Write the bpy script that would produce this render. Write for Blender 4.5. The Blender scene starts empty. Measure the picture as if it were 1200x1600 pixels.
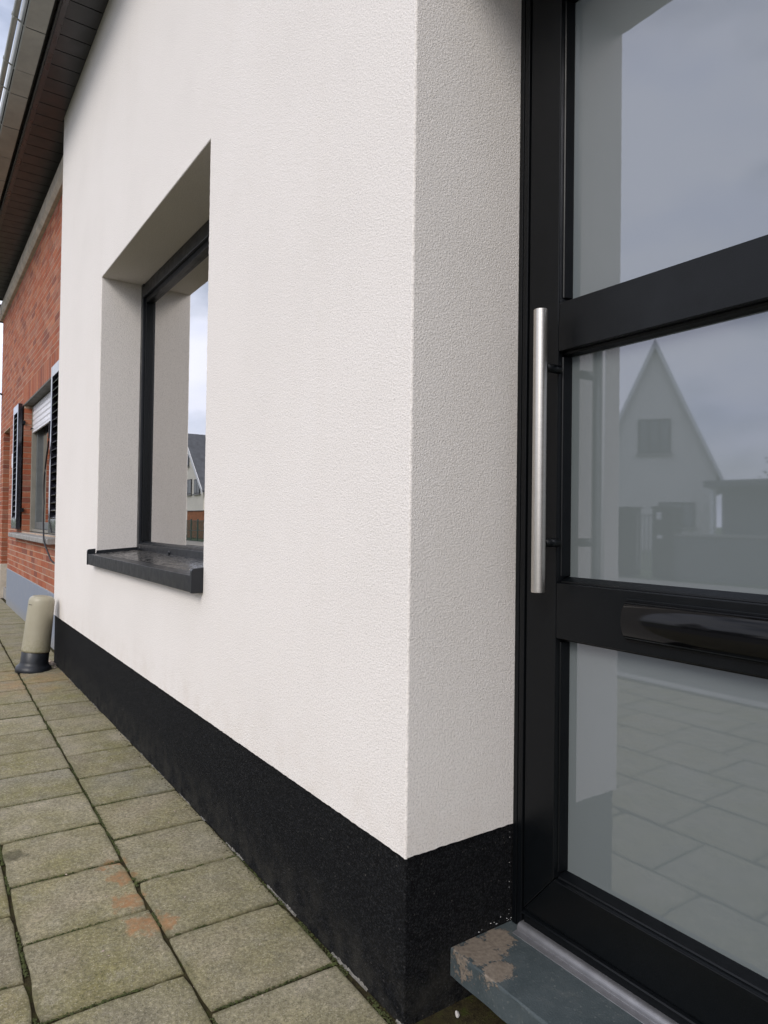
import bpy, bmesh, math, random
from mathutils import Vector, Matrix, noise as mnoise
rnd = random.Random(7)
S = bpy.context.scene
COL = S.collection
PI = math.pi

# ------------------------------------------------------------------ camera
cam_d = bpy.data.cameras.new("camera")
cam = bpy.data.objects.new("camera", cam_d)
COL.objects.link(cam)
S.camera = cam
cam_d.sensor_fit = 'HORIZONTAL'
cam_d.sensor_width = 36.0
cam_d.lens = 36.0 * 1069.64 / 1200.0
cam_d.clip_start = 0.02
cam_d.clip_end = 3000
cR = Vector((0.56672668, 0.82379825, 0.01331605))
cU = Vector((0.0055567, -0.01998343, 0.99978487))
cF = Vector((-0.82388713, 0.56653076, 0.01590274))
m = Matrix(((cR.x, cU.x, -cF.x), (cR.y, cU.y, -cF.y), (cR.z, cU.z, -cF.z))).to_4x4()
CAM = Vector((1.13222, -0.84285, 1.03))
m.translation = CAM
cam.matrix_world = m

# ------------------------------------------------------------------ sky
SUN_EL, SUN_AZ = math.radians(34), math.radians(147)      # azimuth clockwise from +y
world = bpy.data.worlds.new("World")
S.world = world
world.use_nodes = True
wt = world.node_tree
wt.nodes.clear()
w_out = wt.nodes.new('ShaderNodeOutputWorld')
w_bg = wt.nodes.new('ShaderNodeBackground')
w_bg.inputs['Strength'].default_value = 0.1
w_sky = wt.nodes.new('ShaderNodeTexSky')
w_sky.sky_type = 'NISHITA'
w_sky.sun_disc = False
w_sky.sun_elevation = SUN_EL
w_sky.sun_rotation = SUN_AZ
w_sky.dust_density = 2.0
w_tc = wt.nodes.new('ShaderNodeTexCoord')
w_map = wt.nodes.new('ShaderNodeMapping')
w_map.inputs['Scale'].default_value = (1.0, 1.0, 2.2)
wt.links.new(w_tc.outputs['Generated'], w_map.inputs['Vector'])
w_n = wt.nodes.new('ShaderNodeTexNoise')
w_n.inputs['Scale'].default_value = 2.6
w_n.inputs['Detail'].default_value = 6
w_n.inputs['Roughness'].default_value = 0.52
wt.links.new(w_map.outputs[0], w_n.inputs['Vector'])
w_r = wt.nodes.new('ShaderNodeValToRGB')                   # cloud cover
w_r.color_ramp.elements[0].position = 0.34
w_r.color_ramp.elements[0].color = (.30, .30, .30, 1)
w_r.color_ramp.elements[1].position = 0.52
w_r.color_ramp.elements[1].color = (.97, .97, .97, 1)
wt.links.new(w_n.outputs['Fac'], w_r.inputs['Fac'])
w_n2 = wt.nodes.new('ShaderNodeTexNoise')
w_n2.inputs['Scale'].default_value = 4.5
w_n2.inputs['Detail'].default_value = 5
wt.links.new(w_map.outputs[0], w_n2.inputs['Vector'])
w_r2 = wt.nodes.new('ShaderNodeValToRGB')                  # cloud brightness
w_r2.color_ramp.elements[0].position = 0.26
w_r2.color_ramp.elements[0].color = (8.1, 8.8, 11.3, 1)
w_r2.color_ramp.elements[1].position = 0.58
w_r2.color_ramp.elements[1].color = (10.6, 10.9, 12.2, 1)
wt.links.new(w_n2.outputs['Fac'], w_r2.inputs['Fac'])
w_mix = wt.nodes.new('ShaderNodeMix')
w_mix.data_type = 'RGBA'
wt.links.new(w_r.outputs['Color'], w_mix.inputs[0])
wt.links.new(w_sky.outputs['Color'], w_mix.inputs[6])
wt.links.new(w_r2.outputs['Color'], w_mix.inputs[7])
wt.links.new(w_mix.outputs[2], w_bg.inputs['Color'])
wt.links.new(w_bg.outputs[0], w_out.inputs['Surface'])

# ------------------------------------------------------------------ sun (behind thin cloud: soft)
sun_d = bpy.data.lights.new("sun", 'SUN')
sun_d.energy = 1.5
sun_d.angle = math.radians(24)
sun_d.color = (1.0, 0.95, 0.88)
sun = bpy.data.objects.new("sun", sun_d)
COL.objects.link(sun)
sdir = Vector((math.sin(SUN_AZ) * math.cos(SUN_EL), math.cos(SUN_AZ) * math.cos(SUN_EL), math.sin(SUN_EL)))
sun.rotation_euler = (-sdir).to_track_quat('-Z', 'Y').to_euler()
sun.location = (0, -5, 8)

S.view_settings.view_transform = 'Standard'
S.view_settings.look = 'None'
S.view_settings.gamma = 1
S.view_settings.use_curve_mapping = False
S.view_settings.exposure = 0.30
S.cycles.max_bounces = 8
S.cycles.glossy_bounces = 5
S.cycles.transparent_max_bounces = 12
S.cycles.caustics_reflective = False
S.cycles.caustics_refractive = False


# ================================================================== node helpers
class NT:
    def __init__(self, name):
        self.m = bpy.data.materials.new(name)
        self.m.use_nodes = True
        self.t = self.m.node_tree
        self.b = self.t.nodes['Principled BSDF']
        self.out = self.t.nodes['Material Output']
        self._pos = None

    def n(self, typ, **kw):
        nd = self.t.nodes.new(typ)
        for k, v in kw.items():
            setattr(nd, k, v)
        return nd

    def put(self, inp, v):
        if hasattr(v, 'links') or isinstance(v, bpy.types.NodeSocket):
            self.t.links.new(v, inp)
        elif isinstance(v, (tuple, list)) and len(v) == 3 and inp.type == 'RGBA':
            inp.default_value = (*v, 1)
        else:
            inp.default_value = v

    @property
    def pos(self):
        if self._pos is None:
            self._pos = self.n('ShaderNodeNewGeometry').outputs['Position']
        return self._pos

    def obj(self):
        return self.n('ShaderNodeTexCoord').outputs['Object']

    def noise(self, scale, detail=2, rough=.5, vec=None, dist=0.0):
        nd = self.n('ShaderNodeTexNoise')
        nd.inputs['Scale'].default_value = scale
        nd.inputs['Detail'].default_value = detail
        nd.inputs['Roughness'].default_value = rough
        nd.inputs['Distortion'].default_value = dist
        self.t.links.new(vec if vec is not None else self.pos, nd.inputs['Vector'])
        return nd.outputs['Fac']

    def noisec(self, scale, detail=2, vec=None):
        nd = self.n('ShaderNodeTexNoise')
        nd.inputs['Scale'].default_value = scale
        nd.inputs['Detail'].default_value = detail
        self.t.links.new(vec if vec is not None else self.pos, nd.inputs['Vector'])
        return nd.outputs['Color']

    def vor(self, scale, out='Distance', vec=None, feature='F1'):
        nd = self.n('ShaderNodeTexVoronoi')
        nd.feature = feature
        nd.inputs['Scale'].default_value = scale
        self.t.links.new(vec if vec is not None else self.pos, nd.inputs['Vector'])
        return nd.outputs[out]

    def ramp(self, fac, *stops):
        nd = self.n('ShaderNodeValToRGB')
        cr = nd.color_ramp
        while len(cr.elements) < len(stops):
            cr.elements.new(0.5)
        for e, (p, c) in zip(cr.elements, stops):
            e.position = p
            e.color = (c, c, c, 1) if isinstance(c, (int, float)) else (*c, 1)
        self.t.links.new(fac, nd.inputs['Fac'])
        return nd.outputs['Color']

    def mix(self, fac, a, b, mode='MIX'):
        nd = self.n('ShaderNodeMix', data_type='RGBA', blend_type=mode)
        self.put(nd.inputs[0], fac)
        self.put(nd.inputs[6], a)
        self.put(nd.inputs[7], b)
        return nd.outputs[2]

    def math(self, op, a, b=0.0, c=None):
        nd = self.n('ShaderNodeMath', operation=op)
        self.put(nd.inputs[0], a)
        self.put(nd.inputs[1], b)
        if c is not None:
            self.put(nd.inputs[2], c)
        return nd.outputs[0]

    def vmath(self, op, a, b):
        nd = self.n('ShaderNodeVectorMath', operation=op)
        self.put(nd.inputs[0], a)
        self.put(nd.inputs[1], b)
        return nd.outputs['Value'] if op in ('LENGTH', 'DISTANCE', 'DOT_PRODUCT') else nd.outputs['Vector']

    def sep(self, v, axis):
        nd = self.n('ShaderNodeSeparateXYZ')
        self.t.links.new(v, nd.inputs[0])
        return nd.outputs[axis]

    def blob(self, p, r, wob=None, soft=.35):
        """1 inside an irregular patch round p (world)."""
        v = self.pos
        if wob is not None:
            v = self.vmath('ADD', v, wob)
        d = self.vmath('DISTANCE', v, p)
        return self.ramp(self.math('DIVIDE', d, r), (1 - soft, 1.0), (1.0, 0.0))

    def bump(self, h, dist, strength=1.0, normal=None):
        nd = self.n('ShaderNodeBump')
        nd.inputs['Strength'].default_value = strength
        nd.inputs['Distance'].default_value = dist
        self.t.links.new(h, nd.inputs['Height'])
        if normal is not None:
            self.t.links.new(normal, nd.inputs['Normal'])
        return nd.outputs['Normal']

    def rand(self):
        """per object + per island random 0..1"""
        a = self.n('ShaderNodeObjectInfo').outputs['Random']
        b = self.n('ShaderNodeNewGeometry').outputs['Random Per Island']
        return self.math('FRACT', self.math('ADD', a, b))

    def set(self, color=None, rough=None, metal=None, normal=None, ior=None, spec=None, coat=None):
        i = self.b.inputs
        if color is not None: self.put(i['Base Color'], color)
        if rough is not None: self.put(i['Roughness'], rough)
        if metal is not None: self.put(i['Metallic'], metal)
        if normal is not None: self.put(i['Normal'], normal)
        if ior is not None: self.put(i['IOR'], ior)
        if spec is not None: self.put(i['Specular IOR Level'], spec)
        if coat is not None: self.put(i['Coat Weight'], coat)
        return self.m


def simple(name, color, rough=.6, metal=0.0, var=.15, vs=12.0, bumpd=0.0, bs=200.0, spec=None):
    t = NT(name)
    n1 = t.noise(vs, 4, .6)
    lo = tuple(c * (1 - var) for c in color)
    hi = tuple(c * (1 + var) for c in color)
    col = t.ramp(n1, (.3, lo), (.7, hi))
    nrm = t.bump(t.noise(bs, 3), bumpd) if bumpd else None
    r = t.ramp(t.noise(vs * 2.3, 3), (.3, max(0.0, rough - .06)), (.7, min(1, rough + .06)))
    return t.set(color=col, rough=r, metal=metal, normal=nrm, spec=spec)


M = {}
# --- white scratched render
t = NT('white_render')
grain = t.noise(300, 3, .7, dist=.1)
worm = t.vor(250, 'Distance')
h = t.math('ADD', t.math('MULTIPLY', grain, 1.0), t.math('MULTIPLY', worm, .55))
big = t.noise(1.6, 4, .6)
col = t.ramp(big, (.3, (.785, .742, .704)), (.5, (.812, .768, .730)), (.72, (.828, .784, .748)))
pits = t.ramp(t.noise(230, 3, .8), (.30, .66), (.52, 1.0))  # shade and dirt in the grain pits, put into the colour
spot = t.ramp(t.vor(9, 'Distance'), (.012, .45), (.016, 1.0))
col = t.mix(1.0, col, pits, 'MULTIPLY')
col = t.mix(1.0, col, spot, 'MULTIPLY')
smp = t.n('ShaderNodeMapping')
smp.inputs['Scale'].default_value = (1, 1, .06)
t.t.links.new(t.pos, smp.inputs['Vector'])
streak = t.ramp(t.noise(7, 5, .65, vec=smp.outputs[0]), (.52, 0.0), (.85, .13))
col = t.mix(streak, col, (.66, .60, .53))
# splash dirt just above the plinth, faint
zz = t.sep(t.pos, 2)
spl = t.math('MULTIPLY', t.ramp(zz, (.34, 1.0), (.52, 0.0)), t.ramp(t.noise(9, 5, .7), (.45, 0.0), (.75, .45)))
col = t.mix(spl, col, (.60, .53, .46))
M['render'] = t.set(color=col, rough=.92, normal=t.bump(h, .0016, .9), spec=.2)
# --- black granulate plinth
t = NT('black_granulate')
cell = t.vor(330, 'Color')
g = t.sep(cell, 0)
col = t.ramp(g, (.0, (.002, .002, .0024)), (.55, (.0055, .006, .007)), (.88, (.014, .015, .017)), (.996, (.025, .025, .025)), (1.0, (.07, .065, .06)))
dust = t.math('MULTIPLY', t.ramp(t.sep(t.pos, 2), (.0, 1.0), (.16, 0.0)), t.ramp(t.noise(14, 5, .7), (.4, 0.0), (.7, .5)))
col = t.mix(dust, col, (.06, .056, .046))
M['granulate'] = t.set(color=col, rough=.75, normal=t.bump(t.vor(330, 'Distance'), .0020, .9), spec=.10)
# --- paving concrete
def paving_mat(nm, edge):
    t = NT(nm)
    rv = t.rand()
    base = t.ramp(rv, (0, (.195, .170, .112)), (.25, (.285, .250, .168)), (.5, (.225, .210, .158)), (.75, (.262, .220, .132)), (1, (.325, .292, .215)))
    cl = t.noise(5.5, 5, .65)
    col = t.mix(t.ramp(cl, (.38, 0.0), (.62, .95)), base, (.195, .176, .062))            # algae
    col = t.mix(t.ramp(t.noise(11, 5, .7), (.44, 0.0), (.64, .65)), col, (.290, .262, .200))   # rubbed pale
    agg = t.sep(t.vor(420, 'Color'), 0)
    col = t.mix(t.ramp(agg, (.0, .55), (.3, 0.0)), col, (.075, .065, .035))
    col = t.mix(t.ramp(agg, (.86, 0.0), (1.0, .6)), col, (.42, .38, .30))
    fine = t.noise(95, 4, .7)
    col = t.mix(1.0, col, t.ramp(fine, (.28, .55), (.72, 1.42)), 'MULTIPLY')
    wob = t.vmath('MULTIPLY', t.vmath('SUBTRACT', t.noisec(26, 6), (.5, .5, .5)), (.11, .11, 0))
    rust = None
    for p, r in (((-.655, -.338, 0), .062), ((-.63, -.300, 0), .045), ((-.79, -.335, 0), .060), ((-.92, -.325, 0), .05), ((-1.02, -.33, 0), .035)):
        b = t.blob(p, r * 1.35, wob, .85)
        rust = b if rust is None else t.math('MAXIMUM', rust, b)
    rust = t.ramp(t.math('ADD', rust, t.math('MULTIPLY', t.math('SUBTRACT', t.noise(42, 6, .75), .5), 1.3)), (.42, 0.0), (.68, 1.0))
    rust = t.math('MULTIPLY', rust, t.ramp(t.noise(60, 3), (.3, .25), (.62, .9)))
    col = t.mix(rust, col, (.33, .175, .080))
    far = t.math('MULTIPLY', t.blob((-3.75, -.25, 0), .55, wob, .7), t.ramp(t.noise(8, 4), (.35, 0.0), (.65, .6)))
    col = t.mix(far, col, (.33, .20, .09))
    col = t.mix(t.math('MULTIPLY', t.blob((-1.235, -.575, 0), .05, wob, .5), .7), col, (.06, .055, .03))
    mot = t.noise(17, 6, .75)
    col = t.mix(1.0, col, t.ramp(mot, (.32, .78), (.68, 1.22)), 'MULTIPLY')
    if edge:
        oc = t.obj()
        ed = t.math('MAXIMUM', t.math('ABSOLUTE', t.sep(oc, 0)), t.math('ABSOLUTE', t.sep(oc, 1)))
        ed = t.math('ADD', ed, t.math('MULTIPLY', t.math('SUBTRACT', t.noise(28, 5, .7), .5), .05))
        col = t.mix(t.ramp(t.math('MULTIPLY', ed, 6.0), (.80, 0.0), (.93, .6)), col, (.092, .086, .036))
    nr = t.bump(t.noise(420, 3, .7), .0016)
    nr = t.bump(t.noise(30, 3), .002, .6, nr)
    return t.set(color=col, rough=t.ramp(fine, (.3, .95), (.7, .78)), normal=nr, spec=.3)
M['paving'] = paving_mat('paving_concrete', True)
M['paving_far'] = paving_mat('paving_concrete_far', False)
# --- joint soil
t = NT('joint_soil')
col = t.ramp(t.noise(38, 5, .7), (.35, (.028, .022, .013)), (.52, (.050, .042, .020)), (.66, (.048, .058, .014)))
M['soil'] = t.set(color=col, rough=1.0, normal=t.bump(t.noise(240, 4, .7), .004), spec=.1)
M['moss'] = simple('moss', (.050, .060, .016), 1.0, var=.5, vs=45)
# --- bricks
t = NT('red_brick')
rv = t.rand()
col = t.ramp(rv, (0, (.29, .080, .042)), (.18, (.40, .125, .062)), (.38, (.34, .098, .052)), (.55, (.45, .180, .098)), (.70, (.20, .068, .050)), (.85, (.42, .18, .115)), (1, (.33, .14, .095)))
col = t.mix(t.ramp(t.noise(70, 4, .7), (.4, 0.0), (.75, .6)), col, (.22, .07, .04))
col = t.mix(t.ramp(t.noise(28, 4, .7), (.56, 0.0), (.8, .45)), col, (.50, .34, .24))
M['brick'] = t.set(color=col, rough=.88, normal=t.bump(t.noise(190, 4, .7), .003), spec=.25)
M['mortar'] = simple('mortar', (.42, .31, .225), .95, var=.25, vs=30, bumpd=.002)
M['cornice'] = simple('weathered_plaster', (.52, .46, .38), .9, var=.22, vs=9, bumpd=.003, bs=90)
t = NT('blue_grey_paint')
col = t.mix(t.ramp(t.noise(9, 5, .7), (.5, 0.0), (.75, .4)), (.200, .228, .285), (.30, .30, .31))
col = t.mix(t.math('MULTIPLY', t.ramp(t.sep(t.pos, 2), (.0, 1.0), (.12, 0.0)), .5), col, (.26, .23, .17))
M['bluepaint'] = t.set(color=col, rough=.6, normal=t.bump(t.noise(40, 3), .002))
# --- metals and paint
t = NT('black_frame_paint')
col = t.mix(t.ramp(t.noise(70, 4, .7), (.62, 0.0), (.8, .25)), (.0028, .0036, .0045), (.014, .014, .014))
M['frame'] = t.set(color=col, rough=t.ramp(t.noise(18, 4), (.3, .30), (.7, .42)), normal=t.bump(t.noise(600, 2), .0002), spec=.24)
t = NT('charcoal_powder_coat')
M['charcoal'] = t.set(color=t.ramp(t.noise(25, 4, .6), (.3, (.010, .0115, .0145)), (.7, (.0145, .016, .0195))), rough=t.ramp(t.noise(30, 4), (.3, .28), (.7, .45)), normal=t.bump(t.noise(500, 2), .0001), spec=.35)
t = NT('wet_charcoal_sill')
w1 = t.ramp(t.noise(38, 4, .6), (.47, 0.0), (.53, 1.0))
M['sill'] = t.set(color=t.mix(w1, (.016, .017, .018), (.036, .034, .032)), rough=t.mix(w1, (.12, .12, .12), (.45, .45, .45)))
t = NT('gloss_black')
M['gloss'] = t.set(color=(.003, .003, .0035), rough=t.ramp(t.noise(60, 4), (.3, .08), (.7, .12)), spec=.28, normal=t.bump(t.noise(7, 2), .0006))
t = NT('brushed_steel')
sc = t.n('ShaderNodeMapping')
sc.inputs['Scale'].default_value = (1, 1, 30)
t.t.links.new(t.pos, sc.inputs['Vector'])
br = t.noise(60, 4, .7, vec=sc.outputs[0])
M['steel'] = t.set(color=t.ramp(br, (.3, (.50, .47, .43)), (.7, (.66, .63, .58))), metal=1.0, rough=t.ramp(br, (.3, .30), (.7, .42)))
t = NT('anodised_aluminium')
M['alu'] = t.set(color=t.ramp(t.noise(40, 4), (.3, (.26, .26, .275)), (.7, (.33, .33, .345))), metal=.8, rough=.56)
# --- blue stone step
t = NT('blue_stone')
col = t.ramp(t.noise(16, 6, .7), (.3, (.040, .054, .058)), (.55, (.060, .076, .081)), (.75, (.090, .102, .102)))
spk = t.sep(t.vor(300, 'Color'), 0)
col = t.mix(t.ramp(spk, (.96, 0.0), (1.0, .35)), col, (.22, .23, .22))
b1 = t.math('MAXIMUM', t.blob((.040, .170, .118), .105, None, 1.0), t.blob((.030, .235, .118), .080, None, 1.0))
b1 = t.math('MAXIMUM', b1, t.blob((.105, .160, .118), .070, None, 1.0))
brk = t.math('ADD', t.math('MULTIPLY', t.noise(34, 5, .7), 1.1), t.math('MULTIPLY', t.noise(130, 3, .7), .5))
crust = t.ramp(t.math('ADD', b1, t.math('SUBTRACT', brk, .80)), (.50, 0.0), (.57, 1.0))
col = t.mix(crust, col, t.ramp(t.noise(120, 3), (.3, (.15, .122, .095)), (.7, (.235, .195, .155))))
M['bluestone'] = t.set(color=col, rough=t.ramp(t.noise(35, 4), (.3, .5), (.7, .75)), normal=t.bump(t.math('ADD', t.noise(320, 3), crust), .0012))
# --- beige plastic post
t = NT('beige_plastic')
col = t.ramp(t.noise(6, 4), (.3, (.30, .275, .200)), (.7, (.36, .33, .245)))
low = t.math('MULTIPLY', t.ramp(t.sep(t.pos, 2), (.13, 1.0), (.25, 0.0)), t.ramp(t.noise(60, 5, .7), (.42, 0.0), (.7, .7)))
col = t.mix(low, col, (.17, .17, .07))
M['beige'] = t.set(color=col, rough=.42, normal=t.bump(t.noise(14, 2), .001))
M['rubber'] = simple('black_plastic', (.010, .012, .016), .42, var=.4, vs=30)
# --- soffit, gutter, roof
M['soffit'] = simple('dark_brown_pvc', (.023, .024, .029), .38, var=.2, vs=5)
M['trim'] = simple('brown_trim', (.038, .038, .044), .3, var=.2, vs=6)
t = NT('weathered_zinc')
col = t.ramp(t.noise(7, 5, .65), (.3, (.27, .28, .265)), (.7, (.37, .375, .355)))
col = t.mix(t.ramp(t.noise(30, 4, .7), (.6, 0.0), (.8, .35)), col, (.20, .17, .11))
M['zinc'] = t.set(color=col, rough=.5, metal=.15, normal=t.bump(t.noise(60, 2), .0006))
M['dark'] = simple('dark_void', (.010, .010, .010), .9)  # near-black; on gap and hollow fillers it stands in for shade
M['rooftile'] = simple('dark_roof_tile', (.060, .060, .066), .6, var=.3, vs=3)
# --- shutters
M['shutter'] = simple('black_lacquer', (.012, .012, .018), .12, var=.3, vs=9, spec=1.0)
M['white_pvc'] = simple('white_pvc', (.72, .72, .76), .4, var=.05, vs=4)
M['taupe'] = simple('taupe_paint', (.23, .215, .18), .55, var=.12, vs=9)
M['greyframe'] = simple('grey_frame', (.115, .125, .125), .45, var=.15, vs=9)
M['sillstone'] = simple('grey_sill_stone', (.26, .25, .235), .7, var=.3, vs=18, bumpd=.002)
M['lintel'] = simple('dark_lintel', (.085, .085, .070), .7, var=.3, vs=9)
M['cable'] = simple('black_cable', (.016, .013, .014), .5)
M['pebble'] = simple('pale_pebble', (.55, .52, .48), .8, var=.1, vs=60)
M['rubble'] = simple('mortar_crumb', (.42, .34, .28), .95, var=.35, vs=60)
M['dust'] = simple('pale_mortar_dust', (.165, .155, .135), .95, var=.5, vs=80)
M['fill_blind'] = simple('cream_fill_blind', (.62, .58, .51), .9, var=.03)
M['plaster_in'] = simple('room_plaster', (.50, .47, .42), .9, var=.03)
M['floor_in'] = simple('room_floor', (.22, .16, .11), .6)
# --- glass
def glassmat(name, refl, tint):
    t = NT(name)
    t.t.nodes.remove(t.b)
    tr = t.n('ShaderNodeBsdfTransparent')
    tr.inputs['Color'].default_value = (*tint, 1)
    gl = t.n('ShaderNodeBsdfGlossy')
    gl.inputs['Roughness'].default_value = 0.0
    gl.inputs['Color'].default_value = (1, .985, .97, 1)
    fr = t.n('ShaderNodeFresnel')
    fr.inputs['IOR'].default_value = 1.5
    fo = t.math('ADD', fr.outputs[0], refl)
    mx = t.n('ShaderNodeMixShader')
    t.t.links.new(fo, mx.inputs[0])
    t.t.links.new(tr.outputs[0], mx.inputs[1])
    t.t.links.new(gl.outputs[0], mx.inputs[2])
    t.t.links.new(mx.outputs[0], t.out.inputs['Surface'])
    return t.m
M['glass'] = glassmat('window_glass', .54, (.84, .87, .84))
t = NT('frosted_glass')
t.t.nodes.remove(t.b)
df = t.n('ShaderNodeBsdfDiffuse')
t.put(df.inputs['Color'], t.ramp(t.noise(1.2, 2), (.3, (.150, .172, .174)), (.7, (.166, .186, .190))))
gl = t.n('ShaderNodeBsdfGlossy')
gl.inputs['Roughness'].default_value = 0.022
gl.inputs['Color'].default_value = (.86, .88, 1, 1)
t.t.links.new(t.bump(t.noise(1.7, 1), .0006), gl.inputs['Normal'])
fr = t.n('ShaderNodeFresnel')
fr.inputs['IOR'].default_value = 2.35
mx = t.n('ShaderNodeMixShader')
t.t.links.new(fr.outputs[0], mx.inputs[0])
t.t.links.new(df.outputs[0], mx.inputs[1])
t.t.links.new(gl.outputs[0], mx.inputs[2])
t.t.links.new(mx.outputs[0], t.out.inputs['Surface'])
M['frosted'] = t.m
# --- street
M['asphalt'] = simple('asphalt', (.10, .098, .095), .9, var=.25, vs=3, bumpd=.003, bs=120)
M['kerb'] = simple('kerb_concrete', (.30, .29, .27), .9, var=.2, vs=6)
M['pavement2'] = simple('far_pavement', (.21, .195, .165), .9, var=.2, vs=2)
M['grass'] = simple('grass', (.060, .085, .025), 1.0, var=.5, vs=4, bumpd=.01, bs=60)
M['cream'] = simple('cream_wall', (.86, .80, .68), .9, var=.05, vs=1)
M['greywall'] = simple('pale_wall', (.74, .71, .66), .9, var=.05, vs=1)
M['slate'] = simple('slate_roof', (.075, .080, .090), .6, var=.3, vs=2)
M['white_board'] = simple('white_board', (.78, .78, .78), .6, var=.04)
M['darkglass'] = simple('far_window_glass', (.10, .11, .12), .08, var=.3, vs=1)
M['concrete_wall'] = simple('grey_garden_wall', (.12, .125, .14), .9, var=.2, vs=2)
M['orange_brick'] = simple('orange_brick_wall', (.36, .14, .06), .9, var=.3, vs=4)
M['fence_green'] = simple('green_fence_steel', (.035, .065, .045), .5)
M['bark'] = simple('bark', (.09, .07, .05), .95, var=.4, vs=20)
M['leaf'] = simple('leaf', (.060, .075, .030), .8, var=.5, vs=3)
M['tan'] = simple('tan_wall', (.48, .36, .26), .9, var=.1, vs=1)


# ================================================================== mesh helpers
class MB:
    def __init__(self):
        self.v, self.f, self.sm = [], [], []

    def add(self, vs, fs, smooth=False):
        o = len(self.v)
        self.v += [tuple(p) for p in vs]
        for f in fs:
            self.f.append(tuple(i + o for i in f))
            self.sm.append(smooth)
        return self

    def quad(self, a, b, c, d, smooth=False):
        return self.add([a, b, c, d], [(0, 1, 2, 3)], smooth)

    def box(self, x0, x1, y0, y1, z0, z1, M4=None):
        vs = [Vector(p) for p in ((x0, y0, z0), (x1, y0, z0), (x1, y1, z0), (x0, y1, z0), (x0, y0, z1), (x1, y0, z1), (x1, y1, z1), (x0, y1, z1))]
        if M4 is not None:
            vs = [M4 @ p for p in vs]
        return self.add(vs, [(0, 3, 2, 1), (4, 5, 6, 7), (0, 1, 5, 4), (1, 2, 6, 5), (2, 3, 7, 6), (3, 0, 4, 7)])

    def prism(self, prof, axis, a0, a1, smooth=False):
        """prof: 2D points, ccw when looking against the axis; axis 'x': (y,z) 'y': (x,z) 'z': (x,y)"""
        def P(q, a):
            return {'x': (a, q[0], q[1]), 'y': (q[0], a, q[1]), 'z': (q[0], q[1], a)}[axis]
        n = len(prof)
        vs = [P(q, a0) for q in prof] + [P(q, a1) for q in prof]
        self.add(vs, [(i, (i + 1) % n, n + (i + 1) % n, n + i) for i in range(n)], smooth)
        self.add([P(q, a0) for q in prof], [tuple(range(n))])
        self.add([P(q, a1) for q in prof], [tuple(range(n))])
        return self

    def lathe(self, prof, seg=32, M4=None, smooth=True):
        vs = []
        for r, z in prof:
            for k in range(seg):
                a = 2 * PI * k / seg
                p = Vector((r * math.cos(a), r * math.sin(a), z))
                vs.append(M4 @ p if M4 is not None else p)
        fs = []
        for j in range(len(prof) - 1):
            for k in range(seg):
                k2 = (k + 1) % seg
                fs.append((j * seg + k, j * seg + k2, (j + 1) * seg + k2, (j + 1) * seg + k))
        self.add(vs, fs, smooth)
        return self

    def tube(self, pts, r, seg=10, cap=True, smooth=True):
        pts = [Vector(p) for p in pts]
        vs, n = [], len(pts)
        for i, p in enumerate(pts):
            d = (pts[min(i + 1, n - 1)] - pts[max(i - 1, 0)]).normalized()
            up = Vector((0, 0, 1)) if abs(d.z) < .9 else Vector((1, 0, 0))
            s = d.cross(up).normalized()
            u = s.cross(d)
            for k in range(seg):
                a = 2 * PI * k / seg
                vs.append(p + s * (r * math.cos(a)) + u * (r * math.sin(a)))
        fs = []
        for i in range(n - 1):
            for k in range(seg):
                k2 = (k + 1) % seg
                fs.append((i * seg + k, i * seg + k2, (i + 1) * seg + k2, (i + 1) * seg + k))
        self.add(vs, fs, smooth)
        if cap:
            self.add(vs[:seg], [tuple(range(seg))])
            self.add(vs[-seg:], [tuple(range(seg))])
        return self

    def mesh(self, name, mat, fix=True):
        me = bpy.data.meshes.new(name)
        me.from_pydata(self.v, [], self.f)
        me.materials.append(mat)
        me.polygons.foreach_set('use_smooth', self.sm)
        if fix:
            bm = bmesh.new()
            bm.from_mesh(me)
            bmesh.ops.remove_doubles(bm, verts=bm.verts, dist=1e-5)
            bmesh.ops.recalc_face_normals(bm, faces=bm.faces)
            bm.to_mesh(me)
            bm.free()
        me.update()
        return me

    def obj(self, name, mat, parent=None, bevel=0.0, seg=2, fix=True):
        o = bpy.data.objects.new(name, self.mesh(name, mat, fix))
        COL.objects.link(o)
        if parent is not None:
            o.parent = parent
        if bevel:
            md = o.modifiers.new('bevel', 'BEVEL')
            md.width = bevel
            md.segments = seg
            md.limit_method = 'ANGLE'
            md.angle_limit = math.radians(40)
            md.harden_normals = False
        return o


def box(name, mat, parent, *b, bevel=0.0):
    return MB().box(*b).obj(name, mat, parent, bevel)


def thing(name, label, cat, group=None, loc=(0, 0, 0)):
    o = bpy.data.objects.new(name, None)
    COL.objects.link(o)
    o.location = loc
    o['label'] = label
    o['category'] = cat
    if group:
        o['group'] = group
    return o


def part(name, parent):
    o = bpy.data.objects.new(name, None)
    COL.objects.link(o)
    o.parent = parent
    return o


def tag(o, label, cat, group=None):
    o['label'] = label
    o['category'] = cat
    if group:
        o['group'] = group
    return o


def kind(o, k):
    o['kind'] = k
    return o


def inst(src, parent, loc=None, rot=None, scale=None, name=None):
    c = src.copy()
    if name:
        c.name = name
    COL.objects.link(c)
    c.parent = parent
    if loc is not None: c.location = loc
    if rot is not None: c.rotation_euler = rot
    if scale is not None: c.scale = scale
    return c


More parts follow.
